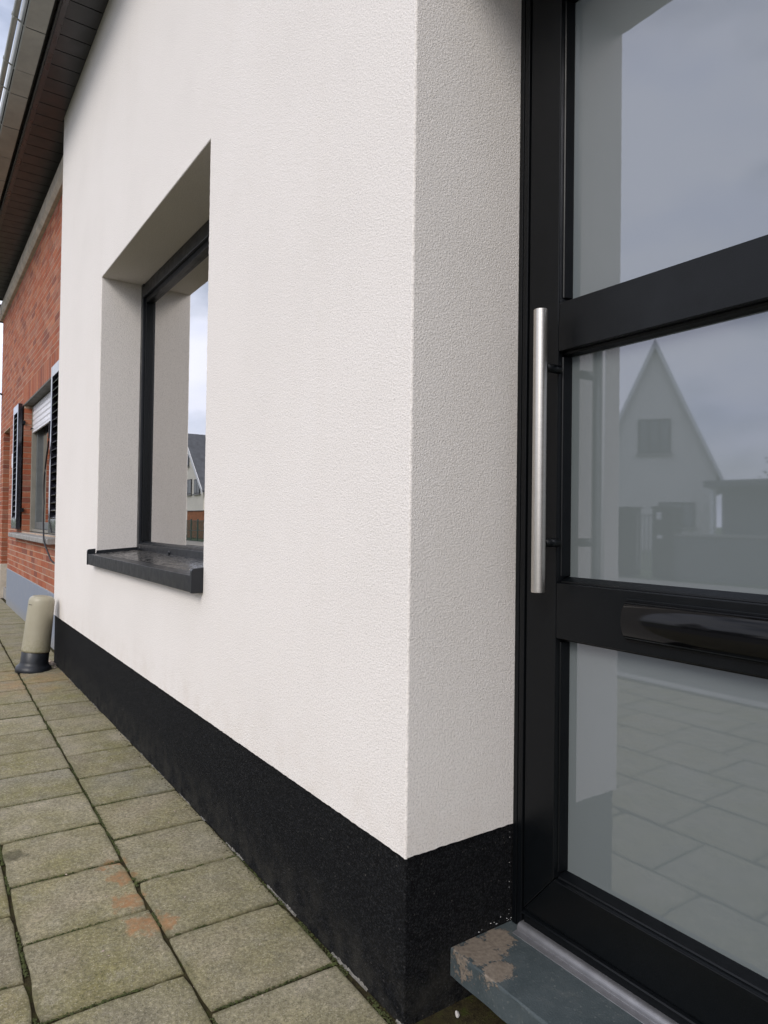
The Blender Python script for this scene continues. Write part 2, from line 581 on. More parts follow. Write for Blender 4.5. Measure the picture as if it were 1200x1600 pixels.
# ================================================================== THE SETTING: ground, road
GX0, GX1 = -14.0, 3.4
kind(MB().quad((-1500, -1500, -.13), (1500, -1500, -.13), (1500, 1500, -.13), (-1500, 1500, -.13)).obj('ground', M['grass'], fix=False), 'structure')
kind(MB().quad((-300, -8.2, -.10), (300, -8.2, -.10), (300, -2.62, -.10), (-300, -2.62, -.10)).obj('road', M['asphalt'], fix=False), 'structure')
kb = MB()
x = -60.0
while x < 30:
    kb.box(x, x + .994, -2.62, -2.50, -.12, .002)
    x += 1.0
kind(kb.obj('kerb', M['kerb'], bevel=.008, fix=False), 'structure')
kind(MB().box(-120, 60, -10.2, -8.2, -.125, .0).obj('far_pavement', M['pavement2']), 'structure')

bed = MB()
bx0, bx1, by0, by1 = -60.0, 30.0, -2.5, 0.62
bed.quad((bx0, by0, -.007), (bx1, by0, -.007), (bx1, by1, -.007), (bx0, by1, -.007))
pavement = kind(bed.obj('pavement', M['soil'], fix=False), 'structure')

# concrete slabs 30 x 30: rows run along the wall, turned one degree to it
ANG = math.radians(-1.02)
DU = Vector((math.cos(ANG), math.sin(ANG), 0))          # along +x
DV = Vector((math.sin(ANG), -math.cos(ANG), 0))         # away from the wall
ORI = Vector((-.417, -.3095, 0))                        # joint between first and second row
PITCH = .3065
GAP = .0055


def slab_mesh(k, r):
    """one slab, slightly irregular outline, worn arris; centred, 0.30 square"""
    hs = (PITCH - GAP) / 2
    n = 6
    loop = []
    for a, b in (((-1, -1), (1, -1)), ((1, -1), (1, 1)), ((1, 1), (-1, 1)), ((-1, 1), (-1, -1))):
        for i in range(n):
            u = i / n
            loop.append(Vector(((a[0] + (b[0] - a[0]) * u) * hs, (a[1] + (b[1] - a[1]) * u) * hs, 0)))
    out = []
    for i, p in enumerate(loop):
        j = r.uniform(.0, .0022) + (.0018 if i % n == 0 else 0) + (r.uniform(.002, .005) if r.random() < .12 else 0)
        out.append(Vector((p.x - math.copysign(min(j, abs(p.x)), p.x) * (abs(p.x) > hs * .98), p.y - math.copysign(min(j, abs(p.y)), p.y) * (abs(p.y) > hs * .98), 0)))
    L = len(out)
    vs = [Vector((p.x, p.y, -.045)) for p in out]
    vs += [Vector((p.x, p.y, -.0042)) for p in out]
    vs += [Vector((p.x * (1 - .012), p.y * (1 - .012), -.0008)) for p in out]
    vs += [Vector((p.x * (1 - .035), p.y * (1 - .035), 0)) for p in out]
    fs = []
    for a in range(3):
        for i in range(L):
            fs.append((a * L + i, a * L + (i + 1) % L, (a + 1) * L + (i + 1) % L, (a + 1) * L + i))
    fs.append(tuple(range(3 * L, 4 * L)))
    return vs, fs


r0 = random.Random(3)
slab_vf = [slab_mesh(k, r0) for k in range(8)]
slab_src = []
for vs, fs in slab_vf:
    me = MB().add(vs, fs, False).mesh('paving_slab', M['paving'])
    slab_src.append(me)
# row offsets along the wall, read from the photograph
ROWOFF = {0: -.264, 1: -.417, 2: -.575, 3: -.30, 4: -.45, 5: -.25, 6: -.40, 7: -.30}
spots = []
for row in range(0, 8):
    k0 = -46
    for k in range(k0, 13):
        u = ROWOFF[row] + .417 + (k + .5) * PITCH
        vv = (row - .5) * PITCH
        c = ORI + DU * u + DV * vv
        if row == 0 and c.x > .02 + .3:
            continue
        spots.append((row, k, c))
spots.sort(key=lambda s: (s[2] - Vector((.0, -.6, 0))).length)
rest = MB()
rt = random.Random(12)
for n, (row, k, c) in enumerate(spots):
    tilt = (rt.gauss(0, .0028), rt.gauss(0, .0028), ANG + rt.gauss(0, .004))
    zoff = rt.gauss(0, .0011)
    vi = rt.randrange(8)
    Rm = Matrix.Rotation(tilt[2], 4, 'Z') @ Matrix.Rotation(tilt[0], 4, 'X') @ Matrix.Rotation(tilt[1] , 4, 'Y') @ Matrix.Rotation(rt.randrange(4) * PI / 2, 4, 'Z')
    loc = Vector((c.x + rt.gauss(0, .0012), c.y + rt.gauss(0, .0008), zoff))
    limit = .004 if c.x > -4.3 else .098
    if n < 290:
        if row == 0:                                     # cut along the plinth
            vs, fs = slab_vf[vi]
            Ri = Rm
            vv = []
            for p in vs:
                q = Ri @ p + loc
                if q.y > limit:
                    q.y = limit
                vv.append(q - loc)
            me = MB().add(vv, fs, False).mesh('paving_slab', M['paving'], False)
            o = bpy.data.objects.new('paving_slab', me)
            o.location = loc
        else:
            o = bpy.data.objects.new('paving_slab', slab_src[vi])
            o.matrix_world = Matrix.Translation(loc) @ Rm
        COL.objects.link(o)
        o.parent = pavement
    else:
        vs, fs = slab_vf[vi]
        rest.add([Vector((q.x, min(q.y, limit), q.z)) for q in (Rm @ p + loc for p in vs)], fs, False)
kind(rest.obj('paving_slabs_beyond', M['paving_far'], pavement, fix=False), 'stuff')

# moss and crumbs in the joints near the camera
OCT = [(0, 0, 1), (1, 0, 0), (0, 1, 0), (-1, 0, 0), (0, -1, 0), (0, 0, -1)]
OCTF = [(0, 1, 2), (0, 2, 3), (0, 3, 4), (0, 4, 1), (5, 2, 1), (5, 3, 2), (5, 4, 3), (5, 1, 4)]


def blob_at(mb, p, r, rr, flat=.6):
    a = rr.uniform(0, PI)
    ca, sa = math.cos(a), math.sin(a)
    sx, sy = r * rr.uniform(.6, 1.4), r * rr.uniform(.6, 1.4)
    mb.add([(p[0] + (q[0] * sx * ca - q[1] * sy * sa), p[1] + (q[0] * sx * sa + q[1] * sy * ca), p[2] + q[2] * r * flat) for q in OCT], OCTF, False)


rm = random.Random(5)
moss = MB()
for i in range(11000):
    u = rm.uniform(-3.4, .45) if rm.random() < .7 else rm.uniform(-1.2, .35)
    if rm.random() < .5:
        row = rm.choice((0, 0, 1, 1, 2))
        p = ORI + DU * u + DV * (row * PITCH + rm.gauss(0, .0022))
    else:
        row = rm.choice((0, 1, 2))
        k = round((u - .0) / PITCH)
        p = ORI + DU * (ROWOFF[row] + .417 + k * PITCH + rm.gauss(0, .002)) + DV * ((row - 1 + rm.random()) * PITCH)
    dens = mnoise.noise((p.x * 5, p.y * 5, 0)) + .25 * mnoise.noise((p.x * 25, p.y * 25, 3))
    if dens < -.02 or p.y > -.003:
        continue
    blob_at(moss, (p.x, p.y, -.004 + rm.uniform(0, .0035)), rm.uniform(.0014, .0036), rm)
for i in range(1800):                                    # along the foot of the plinth and below the step
    u = rm.uniform(-1.0, .02)
    p = (u, rm.uniform(-.018, .005) - .012 * max(0, u + .5), -.003)
    if mnoise.noise((p[0] * 9, p[1] * 9, 8)) > -.1:
        blob_at(moss, p, rm.uniform(.0012, .0034), rm)
kind(moss.obj('joint_moss', M['moss'], fix=False), 'stuff')
grit = MB()
for i in range(1500):
    if rm.random() < .55:
        p = (rm.uniform(-.03, .42), rm.uniform(0.0, .2), -.003)
    else:
        u = rm.uniform(-3.6, 0)
        p = (u, rm.gauss(-.006, .006), .0008)
    blob_at(grit, p, rm.uniform(.0008, .0026), rm)
kind(grit.obj('soil_grit', M['soil'], fix=False), 'stuff')

chips = MB()
for i in range(70):
    p = (rm.uniform(-3.4, -.2), rm.uniform(-.62, -.02), .0012)
    blob_at(chips, p, rm.uniform(.001, .0035), rm, .7)
kind(chips.obj('mortar_chips', M['rubble'], fix=False), 'stuff')

# ================================================================== THE WHITE HOUSE
XL = -4.25                 # its left end
WX0, WX1, WZ0, WZ1, WD = -2.912, -1.212, .846, 2.383, .217
D = .307                   # door frame plane
DX1, DH = 1.05, 2.335      # door recess
ZP, ZE = .341, 3.925       # plinth top, soffit
HX1 = 3.2
house = thing('white_house', 'white rendered house with black plinth, deep window and black glazed door', 'house')

rw = random.Random(21)
wall = MB()


def rough_edge(mb, p0, p1, n1, n2, r=.005, step=.006, jit=.0011):
    """worn rounded arris between two faces (outward normals n1, n2) along p0-p1"""
    p0, p1, n1, n2 = map(Vector, (p0, p1, n1, n2))
    d = p1 - p0
    L = d.length
    n = max(2, int(L / step))
    vs = []
    for i in range(n + 1):
        p = p0 + d * (i / n)
        j1 = mnoise.noise((p * 110).to_tuple()) * jit + mnoise.noise((p * 37).to_tuple()) * jit * .8
        j2 = mnoise.noise((p * 120 + Vector((9, 5, 2))).to_tuple()) * jit
        a = p - n2 * r                       # lies on face 1
        b = p - n1 * r                       # lies on face 2
        c = p - (n1 + n2) * (r * .29) + (n1 + n2) * j1 + (n1 - n2) * j2
        a2 = p - n2 * r * .60 - n1 * r * .08 + n1 * j1 * .7
        b2 = p - n1 * r * .60 - n2 * r * .08 + n2 * j1 * .7
        vs += [a, a2, c, b2, b]
    fs = []
    for i in range(n):
        for k in range(4):
            fs.append((i * 5 + k, i * 5 + k + 1, (i + 1) * 5 + k + 1, (i + 1) * 5 + k))
    mb.add(vs, fs, True)


e = .005
# front face in pieces round the window, arrises left out
zt = 4.05
def front(x0, x1, z0, z1):
    wall.quad((x0, 0, z0), (x1, 0, z0), (x1, 0, z1), (x0, 0, z1))
ZB = ZP + .04
front(XL + e, WX0 - e, ZB, zt)
front(WX0 - e, WX1 + e, ZB, .828)
front(WX0 - e, WX1 + e, WZ1 + e, zt)
front(WX1 + e, -e, ZB, zt)
front(-e, DX1 + e, DH + e, zt)
front(DX1 + e, HX1, ZB, zt)
# ragged lower edge over the plinth
def ragged(p0, p1, step):
    p0, p1 = Vector(p0), Vector(p1)
    n = int((p1 - p0).length / step)
    vs = []
    for i in range(n + 1):
        p = p0 + (p1 - p0) * (i / n)
        j = mnoise.noise((p * 60).to_tuple()) * .0016 + mnoise.noise((p * 14).to_tuple()) * .0012
        back = Vector((0, .012, 0)) if abs(p1.y - p0.y) < 1e-6 else Vector((-.012, 0, 0))
        vs += [(p.x, p.y, ZB), (p.x, p.y, ZP + .003 + j), tuple(Vector((p.x, p.y, ZP + j)) + back)]
    fs = []
    for i in range(n):
        fs.append((i * 3, i * 3 + 1, i * 3 + 4, i * 3 + 3))
        fs.append((i * 3 + 1, i * 3 + 2, i * 3 + 5, i * 3 + 4))
    wall.add(vs, fs, False)
ragged((XL + e, 0, 0), (-e, 0, 0), .007)
ragged((0, e, 0), (0, D + .05, 0), .006)
ragged((DX1 + e, 0, 0), (HX1, 0, 0), .02)
# left end, corner, door reveal, window reveals
wall.quad((XL, e, ZP), (XL, .13, ZP), (XL, .13, zt), (XL, e, zt))
rough_edge(wall, (XL, 0, ZP), (XL, 0, zt), (0, -1, 0), (-1, 0, 0), step=.02)
rough_edge(wall, (0, 0, ZP + .001), (0, 0, DH), (0, -1, 0), (1, 0, 0), step=.0055, jit=.0013)
wall.quad((0, e, ZB), (0, D + .05, ZB), (0, D + .05, DH), (0, e, DH))
wall.quad((0, e, DH), (0, D + .05, DH), (DX1, D + .05, DH), (DX1, e, DH))
rough_edge(wall, (0, 0, DH), (DX1, 0, DH), (0, -1, 0), (0, 0, -1), step=.02)
wall.quad((DX1, e, ZP), (DX1, D + .05, ZP), (DX1, D + .05, DH), (DX1, e, DH))
rough_edge(wall, (DX1, 0, ZP), (DX1, 0, DH), (0, -1, 0), (-1, 0, 0), step=.02)
yb = WD + .09
wall.quad((WX0, e, WZ0), (WX0, yb, WZ0), (WX0, yb, WZ1), (WX0, e, WZ1))
wall.quad((WX1, e, WZ0), (WX1, yb, WZ0), (WX1, yb, WZ1), (WX1, e, WZ1))
wall.quad((WX0, e, WZ1), (WX0, yb, WZ1), (WX1, yb, WZ1), (WX1, e, WZ1))
rough_edge(wall, (WX0, 0, WZ0), (WX0, 0, WZ1 + e), (0, -1, 0), (1, 0, 0), step=.008)
rough_edge(wall, (WX1, 0, WZ0), (WX1, 0, WZ1 + e), (0, -1, 0), (-1, 0, 0), step=.007)
rough_edge(wall, (WX0 - e, 0, WZ1), (WX1 + e, 0, WZ1), (0, -1, 0), (0, 0, -1), step=.008)
# side and back of the house
wall.quad((HX1, 0, -.1), (HX1, 8.4, -.1), (HX1, 8.4, zt), (HX1, 0, zt))
wall.quad((XL, 8.4, -.1), (HX1, 8.4, -.1), (HX1, 8.4, zt), (XL, 8.4, zt))
wall.obj('wall', M['render'], house)

# plinth, set back a few millimetres
pin = .007
pl = MB()
def plq(a, b, z1):
    """plinth face a->b (xy), subdivided, top tucked under the render"""
    pl.quad((*a, -.05), (*b, -.05), (*b, z1), (*a, z1))
ZT = ZP + .012
plq((XL + pin, pin), (-pin - .004, pin), ZT)
plq((-pin, pin + .004), (-pin, D + .05), ZT)
rough_edge(pl, (-pin, pin, -.05), (-pin, pin, ZT), (0, -1, 0), (1, 0, 0), r=.004, step=.004, jit=.0016)
plq((XL + pin, .13), (XL + pin, pin), ZT)
plq((DX1 + pin, pin), (HX1 - pin, pin), ZT)
plq((DX1 + pin, D + .05), (DX1 + pin, pin), ZT)
pl.obj('plinth', M['granulate'], house)
# pale line of mortar dust where slab and plinth meet
ml = MB()
x = -4.1
while x < -.02:
    L = rw.uniform(.01, .05)
    if mnoise.noise((x * 6, 3, 1)) > .0:
        n = max(2, int(L / .005))
        vs, fs = [], []
        for i in range(n + 1):
            xx = x + L * i / n
            hgt = -.004 + .009 * abs(mnoise.noise((xx * 70, 0, 0)))
            yy = pin - .0035 - .003 * abs(mnoise.noise((xx * 33, 5, 0)))
            vs += [(xx, yy, -.006), (xx, yy + .001, hgt), (xx, pin + .001, hgt + .002)]
        for i in range(n):
            fs += [(i * 3, i * 3 + 1, i * 3 + 4, i * 3 + 3), (i * 3 + 1, i * 3 + 2, i * 3 + 5, i * 3 + 4)]
        ml.add(vs, fs)
    x += L
kind(ml.obj('mortar_line', M['dust'], house), 'stuff')

# --- window
win = part('window', house)
fr = MB()
y0, y1 = WD, WD + .08
fr.box(WX0 + .0005, WX0 + .040, y0, y1, WZ0, WZ1 - .001)
fr.box(WX1 - .040, WX1 - .0005, y0, y1, WZ0, WZ1 - .001)
fr.box(WX0 + .041, WX1 - .041, y0, y1, WZ0 + .002, WZ0 + .046)
fr.box(WX0 + .041, WX1 - .041, y0 + .006, y1, WZ1 - .024, WZ1 - .001)
fr.box(WX0 + .041, WX1 - .041, y0 - .002, y1, WZ1 - .082, WZ1 - .0245)
fr.obj('frame', M['charcoal'], win, .0025)
fb = MB()
fb.prism([(y0 + .004, WZ0 + .047), (y1, WZ0 + .047), (y1, WZ0 + .064), (y0 + .030, WZ0 + .061), (y0 + .012, WZ0 + .053)], 'x', WX0 + .0415, WX1 - .0415)
fb.obj('glazing_bead', M['charcoal'], win, .001)
sa = MB()
ys = y0 + .014
sa.box(WX0 + .041, WX0 + .058, ys, y1, WZ0 + .062, WZ1 - .083)
sa.box(WX1 - .058, WX1 - .041, ys, y1, WZ0 + .062, WZ1 - .083)
sa.box(WX0 + .059, WX1 - .059, ys, y1, WZ1 - .112, WZ1 - .083)
sa.obj('sash', M['frame'], win, .002)
for yy in (y0 + .036, y0 + .058):
    box('pane', M['glass'], win, WX0 + .05, WX1 - .05, yy, yy + .0003, WZ0 + .05, WZ1 - .10)
for xs in (-2.30, -2.84):
    MB().lathe([(.0, .0075), (.006, .0068), (.0095, .003), (.0105, 0)], 16, Matrix.Translation((xs, y0 - .0003, WZ0 + .022)) @ Matrix.Rotation(PI / 2, 4, 'X')).obj('screw_cap', M['charcoal'], win)
# sill: sloping tray with folded front and upstand end caps
so = MB()
sx0, sx1 = -2.945, -1.205
so.prism([(-.040, .836), (-.040, .778), (-.037, .778), (-.037, .8335), (WD - .001, .8535), (WD - .001, .8565)], 'x', sx0 + .004, sx1 - .004)
so.obj('sill', M['charcoal'], win, .0008)
MB().quad((sx0 + .005, -.0365, .8358), (sx1 - .005, -.0365, .8358), (sx1 - .005, WD - .002, .8583), (sx0 + .005, WD - .002, .8583)).obj('sill_top', M['sill'], win)
for xa, xb in ((sx0, sx0 + .004), (sx1 - .004, sx1)):
    ec = MB()
    pr = [(-.043, .776), (-.043, .848)]
    for k in range(1, 6):
        a = PI - k * PI / 10
        pr.append((-.031 + .012 * math.cos(a), .850 + .012 * math.sin(a)))
    pr += [(.006, .8655), (-.0005, .776)]
    ec.prism(pr, 'x', xa - (.012 if xb == sx1 else 0), xb + (.0 if xb == sx1 else .010))
    ec.obj('sill_end_cap', M['charcoal'], win, .0015)
for xa, xb in ((WX0 + .0005, WX0 + .008), (WX1 - .008, WX1 - .0005)):
    MB().prism([(-.0, .838), (WD - .0005, .8570), (WD - .0005, .873), (.0, .856)], 'x', xa, xb).obj('sill_upstand', M['charcoal'], win, .001)

box('fill_blind', M['fill_blind'], win, WX0 - .1, WX1 + .1, WD + .16, WD + .162, WZ0 - .05, WZ1 + .05)  # unseen blind behind the panes, added to brighten the glass
# --- room behind the window
rm_ = MB()
a0, a1, b0, b1, c0, c1 = -4.1, -.5, WD + .075, 4.2, .05, 2.75
rm_.quad((a0, b1, c0), (a1, b1, c0), (a1, b1, c1), (a0, b1, c1))
rm_.quad((a0, b0, c0), (a0, b1, c0), (a0, b1, c1), (a0, b0, c1))
rm_.quad((a1, b0, c0), (a1, b1, c0), (a1, b1, c1), (a1, b0, c1))
rm_.quad((a0, b0, c1), (a1, b0, c1), (a1, b1, c1), (a0, b1, c1))
for (x0, x1, z0, z1) in ((a0, WX0, c0, c1), (WX1, a1, c0, c1), (WX0, WX1, c0, WZ0), (WX0, WX1, WZ1, c1)):
    rm_.quad((x0, b0, z0), (x1, b0, z0), (x1, b0, z1), (x0, b0, z1))
rm_.obj('room_wall', M['plaster_in'], house)
MB().quad((a0, b0, c0), (a1, b0, c0), (a1, b1, c0), (a0, b1, c0)).obj('room_floor', M['floor_in'], house)

# --- door
door = part('door', house)
df = MB()
yb = D + .053
df.box(.0005, .013, D - .001, yb, .120, DH - .001)
df.box(.013, .0165, D + .010, yb, .120, DH - .001)
df.box(.0165, .0305, D - .002, yb, .120, DH - .001)
df.box(.0305, .0345, D + .022, yb, .120, DH - .001)
df.box(DX1 - .0305, DX1 - .0005, D - .002, yb, .120, DH - .001)
df.box(.0345, DX1 - .031, D - .002, yb, DH - .035, DH - .001)
df.box(.0345, DX1 - .031, D + .002, yb, .120, .160)
df.obj('door_frame', M['frame'], door, .0012)
X1, X2, X3, X4 = .0348, .1215, .930, 1.016
Z1, Z2, Z3, Z4 = .166, .268, 2.195, 2.297
def pris(name, prof, yy0=D, yy1=D + .052, mat='frame', bev=.002):
    return MB().prism(prof, 'y', yy0, yy1).obj(name, M[mat], door, bev)
g = .0006
pris('stile', [(X1, Z1 + g), (X2, Z2 + g), (X2, Z3 - g), (X1, Z4 - g)])
pris('stile', [(X4, Z1 + g), (X4, Z4 - g), (X3, Z3 - g), (X3, Z2 + g)])
pris('rail', [(X1 + g, Z1), (X4 - g, Z1), (X3 - g, Z2), (X2 + g, Z2)])
pris('rail', [(X2 + g, Z3), (X3 - g, Z3), (X4 - g, Z4), (X1 + g, Z4)])
pris('rail', [(X2 + g, .786), (X3 - g, .786), (X3 - g, .905), (X2 + g, .905)])
pris('rail', [(X2 + g, 1.408), (X3 - g, 1.408), (X3 - g, 1.514), (X2 + g, 1.514)])
# weather bar under the leaf
MB().prism([(D + .004, .1655), (D - .007, .1635), (D - .009, .160), (D + .004, .158)], 'x', X1 + .002, X4 - .002).obj('weather_bar', M['frame'], door, .0006)
yg = D + .036
for zb, ztop in ((Z2, .786), (.905, 1.408), (1.514, Z3)):
    box('pane', M['frosted'], door, X2 + .0008, X3 - .0008, yg, yg + .02, zb + .0008, ztop - .0008)
    bd = MB()                                            # glazing bead: sloping ledge at the foot, thin strips round
    bd.prism([(D + .012, zb + .0005), (yg - .0005, zb + .0005), (yg - .0005, zb + .013), (D + .014, zb + .004)], 'x', X2 + .001, X3 - .001)
    bd.prism([(D + .016, ztop - .0005), (yg - .0005, ztop - .0005), (yg - .0005, ztop - .009), (D + .018, ztop - .006)], 'x', X2 + .001, X3 - .001)
    bd.prism([(X2 + .0005, D + .012), (X2 + .0005, yg - .0005), (X2 + .009, yg - .0005), (X2 + .003, D + .014)], 'z', zb + .014, ztop - .010)
    bd.prism([(X3 - .0005, D + .012), (X3 - .0005, yg - .0005), (X3 - .009, yg - .0005), (X3 - .003, D + .014)], 'z', zb + .014, ztop - .010)
    bd.obj('glazing_bead', M['frame'], door, .0007)
# pull bar
hb = MB()
hx, hy, hr = .125, D - .060, .0145
hb.lathe([(0, .8875), (hr - .001, .8875), (hr, .8885), (hr, 1.4865), (hr - .001, 1.4875), (0, 1.4875)], 40, Matrix.Translation((hx, hy, 0)), True)
o = hb.obj('pull_bar', M['steel'], door)
o.modifiers.new('edge', 'EDGE_SPLIT').split_angle = math.radians(40)
for zz_ in (.992, 1.367):
    MB().tube([(hx, hy + .015, zz_), (hx, D - .0005, zz_)], .0095, 16).obj('handle_mount', M['frame'], door)
# letter slot cover
ls = MB()
pr = []
for k in range(17):
    a = -PI / 2 + PI * k / 16
    pr.append((D - .0005 - .027 * max(0, math.cos(a)) ** .8, .848 + .0385 * math.sin(a)))
ls.prism(pr, 'x', .305, .652, True)
o = ls.obj('letter_slot', M['gloss'], door, .0018)
o.modifiers.new('edge', 'EDGE_SPLIT').split_angle = math.radians(50)
MB().box(.3015, .6555, D - .003, D - .0006, .8065, .8895).obj('letter_slot_plate', M['frame'], door, .001)
# aluminium threshold
th = MB()
pr = [(D + .006, .1195), (D + .006, .137)]
for k in range(0, 7):
    a = PI / 2 + k * PI / 12
    pr.append((D - .004 + .011 * math.cos(a), .126 + .011 * math.sin(a)))
pr += [(D - .0152, .1225), (D - .030, .1205), (D - .030, .1185)]
th.prism(pr, 'x', .030, DX1 - .002)
th.obj('threshold', M['alu'], door, .0006)
# --- step
step = part('doorstep', house)
sm = MB()
n = 60
prf = [(.128, .060), (.128, .1135), (.1285, .1165), (.1315, .1186), (.30, .1192), (.40, .1192), (.40, .060)]
vs, fs = [], []
for i in range(n + 1):
    xx = -.005 + (DX1 + .004) * i / n
    for q, (yy, zz_) in enumerate(prf):
        j = 0
        if q in (0, 1, 2, 3):
            j = mnoise.noise((xx * 45, q * .7, 1)) * .0012 + (mnoise.noise((xx * 16, q * .5, 4)) * .0015)
        vs.append((xx, yy + j, zz_ + (j * .6 if q in (2, 3) else 0)))
Lp = len(prf)
for i in range(n):
    for q in range(Lp):
        fs.append((i * Lp + q, i * Lp + (q + 1) % Lp, (i + 1) * Lp + (q + 1) % Lp, (i + 1) * Lp + q))
sm.add(vs, fs, False)
sm.add(vs[:Lp], [tuple(range(Lp))])
sm.add(vs[-Lp:], [tuple(range(Lp))])
sm.obj('step_slab', M['bluestone'], step)
box('step_riser', M['dark'], step, -.004, DX1 + .004, .21, .39, -.05, .0595)  # near-black stands in for shadow and dark dirt under the slab

# --- eaves: soffit planks, trim, gutter, for both houses
brick_house = thing('brick_house', 'old red brick house beyond the white one, with louvred shutters and blue-grey plinth', 'house')
def owner(xc):
    return house if xc > XL else brick_house
PX0, PP = -9.32, .1625
plank_me = {}
def plank(x0, w, yend):
    mb = MB()
    mb.box(x0, x0 + w, -.178, yend, ZE, ZE + .018)
    return mb
xk = -2.994 + .004
k = int((xk - PX0) / PP)
x = xk - k * PP
srcw = None
while x < HX1:
    inb = x + .08 < XL
    yend = .11 if inb else -.0005
    if inb and x + .154 > XL: yend = -.0005
    mb = MB().box(0, PP - .008, -.178, yend, 0, .018)
    key = yend
    if key not in plank_me:
        plank_me[key] = mb.mesh('soffit_plank', M['soffit'])
    o = bpy.data.objects.new('soffit_plank', plank_me[key])
    o.location = (x, 0, ZE)
    COL.objects.link(o)
    o.parent = owner(x + .08)
    x += PP
for (xa, xb, par) in ((-9.34, XL - .001, brick_house), (XL + .001, HX1, house)):
    ywall = .11 if par is brick_house else 0.0
    box('soffit_backing', M['dark'], par, xa, xb, -.178, ywall + .02, ZE + .0185, ZE + .06)
    tr = MB()
    tr.box(xa, xb, -.211, -.1785, ZE - .002, ZE + .02)
    tr.prism([(-.2115, ZE + .05), (-.2115, ZE - .004), (-.217, ZE - .008), (-.224, ZE - .006), (-.228, ZE + .002), (-.228, ZE + .05)], 'x', xa, xb)
    tr.obj('eave_trim', M['trim'], par, .0015)
    box('fascia', M['dark'], par, xa, xb, -.2535, -.2285, ZE + .02, ZE + .16)  # added to stop leaking light; near-black stands in for the gap's shade
    # roof plane above, not seen from the street side of the photograph
    rf = MB()
    rf.prism([(-.30, ZE + .17), (4.2, 7.4), (8.8, ZE + .1), (8.8, ZE + .02), (4.2, 7.25), (-.24, ZE + .10)], 'x', xa, xb)
    rf.obj('roof', M['rooftile'], par)
gj = [3.2, 2.73, 2.26, 1.79, 1.32, .85, .38, -.09, -.56, -1.03, -1.5, -1.97, -2.42, -2.88, -3.34, -3.803, -4.10, -4.567, -5.06, -5.505, -5.98, -6.45, -6.93, -7.41, -7.89, -8.37, -8.85, -9.34]
GB = ZE - .022
for a, b in zip(gj[1:], gj[:-1]):
    par = owner((a + b) / 2)
    dz = rw.uniform(-.0015, .0015)
    gm = MB()
    tk = .004
    outer = [(-.252, GB), (-.362, GB), (-.379, GB + .020), (-.383, GB + .10)]
    inner = [(q[0] + tk * (1 if q[0] < -.3 else 0), q[1] + tk) for q in outer][::-1]
    inner[0] = (-.379, GB + .10)
    gm.prism([(y_, z_ + dz) for y_, z_ in outer + inner], 'x', a + .003, b - .004)
    gm.tube([(a + .002, -.412, GB + .050 + dz), (b - .003, -.412, GB + .050 + dz)], .0165, 14)
    gm.obj('gutter_section', M['zinc'], par, .0012)
    # folded lip of the joint, wrapping bevel, front and bead
    lp = MB()
    lp.prism([(-.356, GB - .002), (-.363, GB - .002), (-.3805, GB + .0165), (-.403, GB + .0285), (-.420, GB + .030), (-.432, GB + .046), (-.430, GB + .062), (-.426, GB + .060), (-.428, GB + .046), (-.418, GB + .034), (-.402, GB + .0325), (-.3785, GB + .021), (-.360, GB + .001)], 'x', b - .009, b + .006)
    lp.obj('gutter_bracket', M['zinc'], par, .001)

for (xa, xb, par) in ((-9.33, XL - .002, brick_house), (XL + .002, HX1 - .01, house)):
    box('gutter_shade_box', M['dark'], par, xa, xb, -.372, -.256, GB + .006, GB + .09)  # added near-black box, stands in for shade inside the gutter joints

# ================================================================== THE BRICK HOUSE
BY = .1
BX0, BX1 = -9.30, XL
BZ0, BZ1 = .425, 3.66
wx0, wx1, wz0, wz1 = -6.945, -4.88, .89, 2.215          # window opening
ox0, ox1, oz1 = -8.90, -8.22, 2.12                       # door recess
core = MB()
yc = BY + .0012
def cq(x0, x1, z0, z1):
    core.quad((x0, yc, z0), (x1, yc, z0), (x1, yc, z1), (x0, yc, z1))
xs = [BX0 + .006, ox0 - .004, ox1 + .004, wx0 - .004, wx1 + .004, BX1 + .2]
cq(xs[0], xs[1], -.05, 4.05)
cq(xs[1], xs[2], oz1 + .004, 4.05)
cq(xs[2], xs[3], -.05, 4.05)
cq(xs[3], xs[4], -.05, wz0)
cq(xs[3], xs[4], wz1 + .004, 4.05)
cq(xs[4], xs[5], -.05, 4.05)
for xx in (xs[1], xs[2]):
    core.quad((xx, yc, -.05), (xx, .75, -.05), (xx, .75, oz1), (xx, yc, oz1))
core.quad((xs[1], yc, oz1 + .004), (xs[1], .75, oz1 + .004), (xs[2], .75, oz1 + .004), (xs[2], yc, oz1 + .004))
for xx in (xs[3], xs[4]):
    core.quad((xx, yc, wz0), (xx, .45, wz0), (xx, .45, wz1), (xx, yc, wz1))
core.quad((BX0 + .006, yc, -.05), (BX0 + .006, 8.4, -.05), (BX0 + .006, 8.4, 4.05), (BX0 + .006, yc, 4.05))
core.quad((BX0 + .006, 8.4, -.05), (BX1, 8.4, -.05), (BX1, 8.4, 4.05), (BX0 + .006, 8.4, 4.05))
core.obj('mortar_wall', M['mortar'], brick_house)
CO = .0588
bricks = []                                              # x0,x1,y0,y1,z0,z1
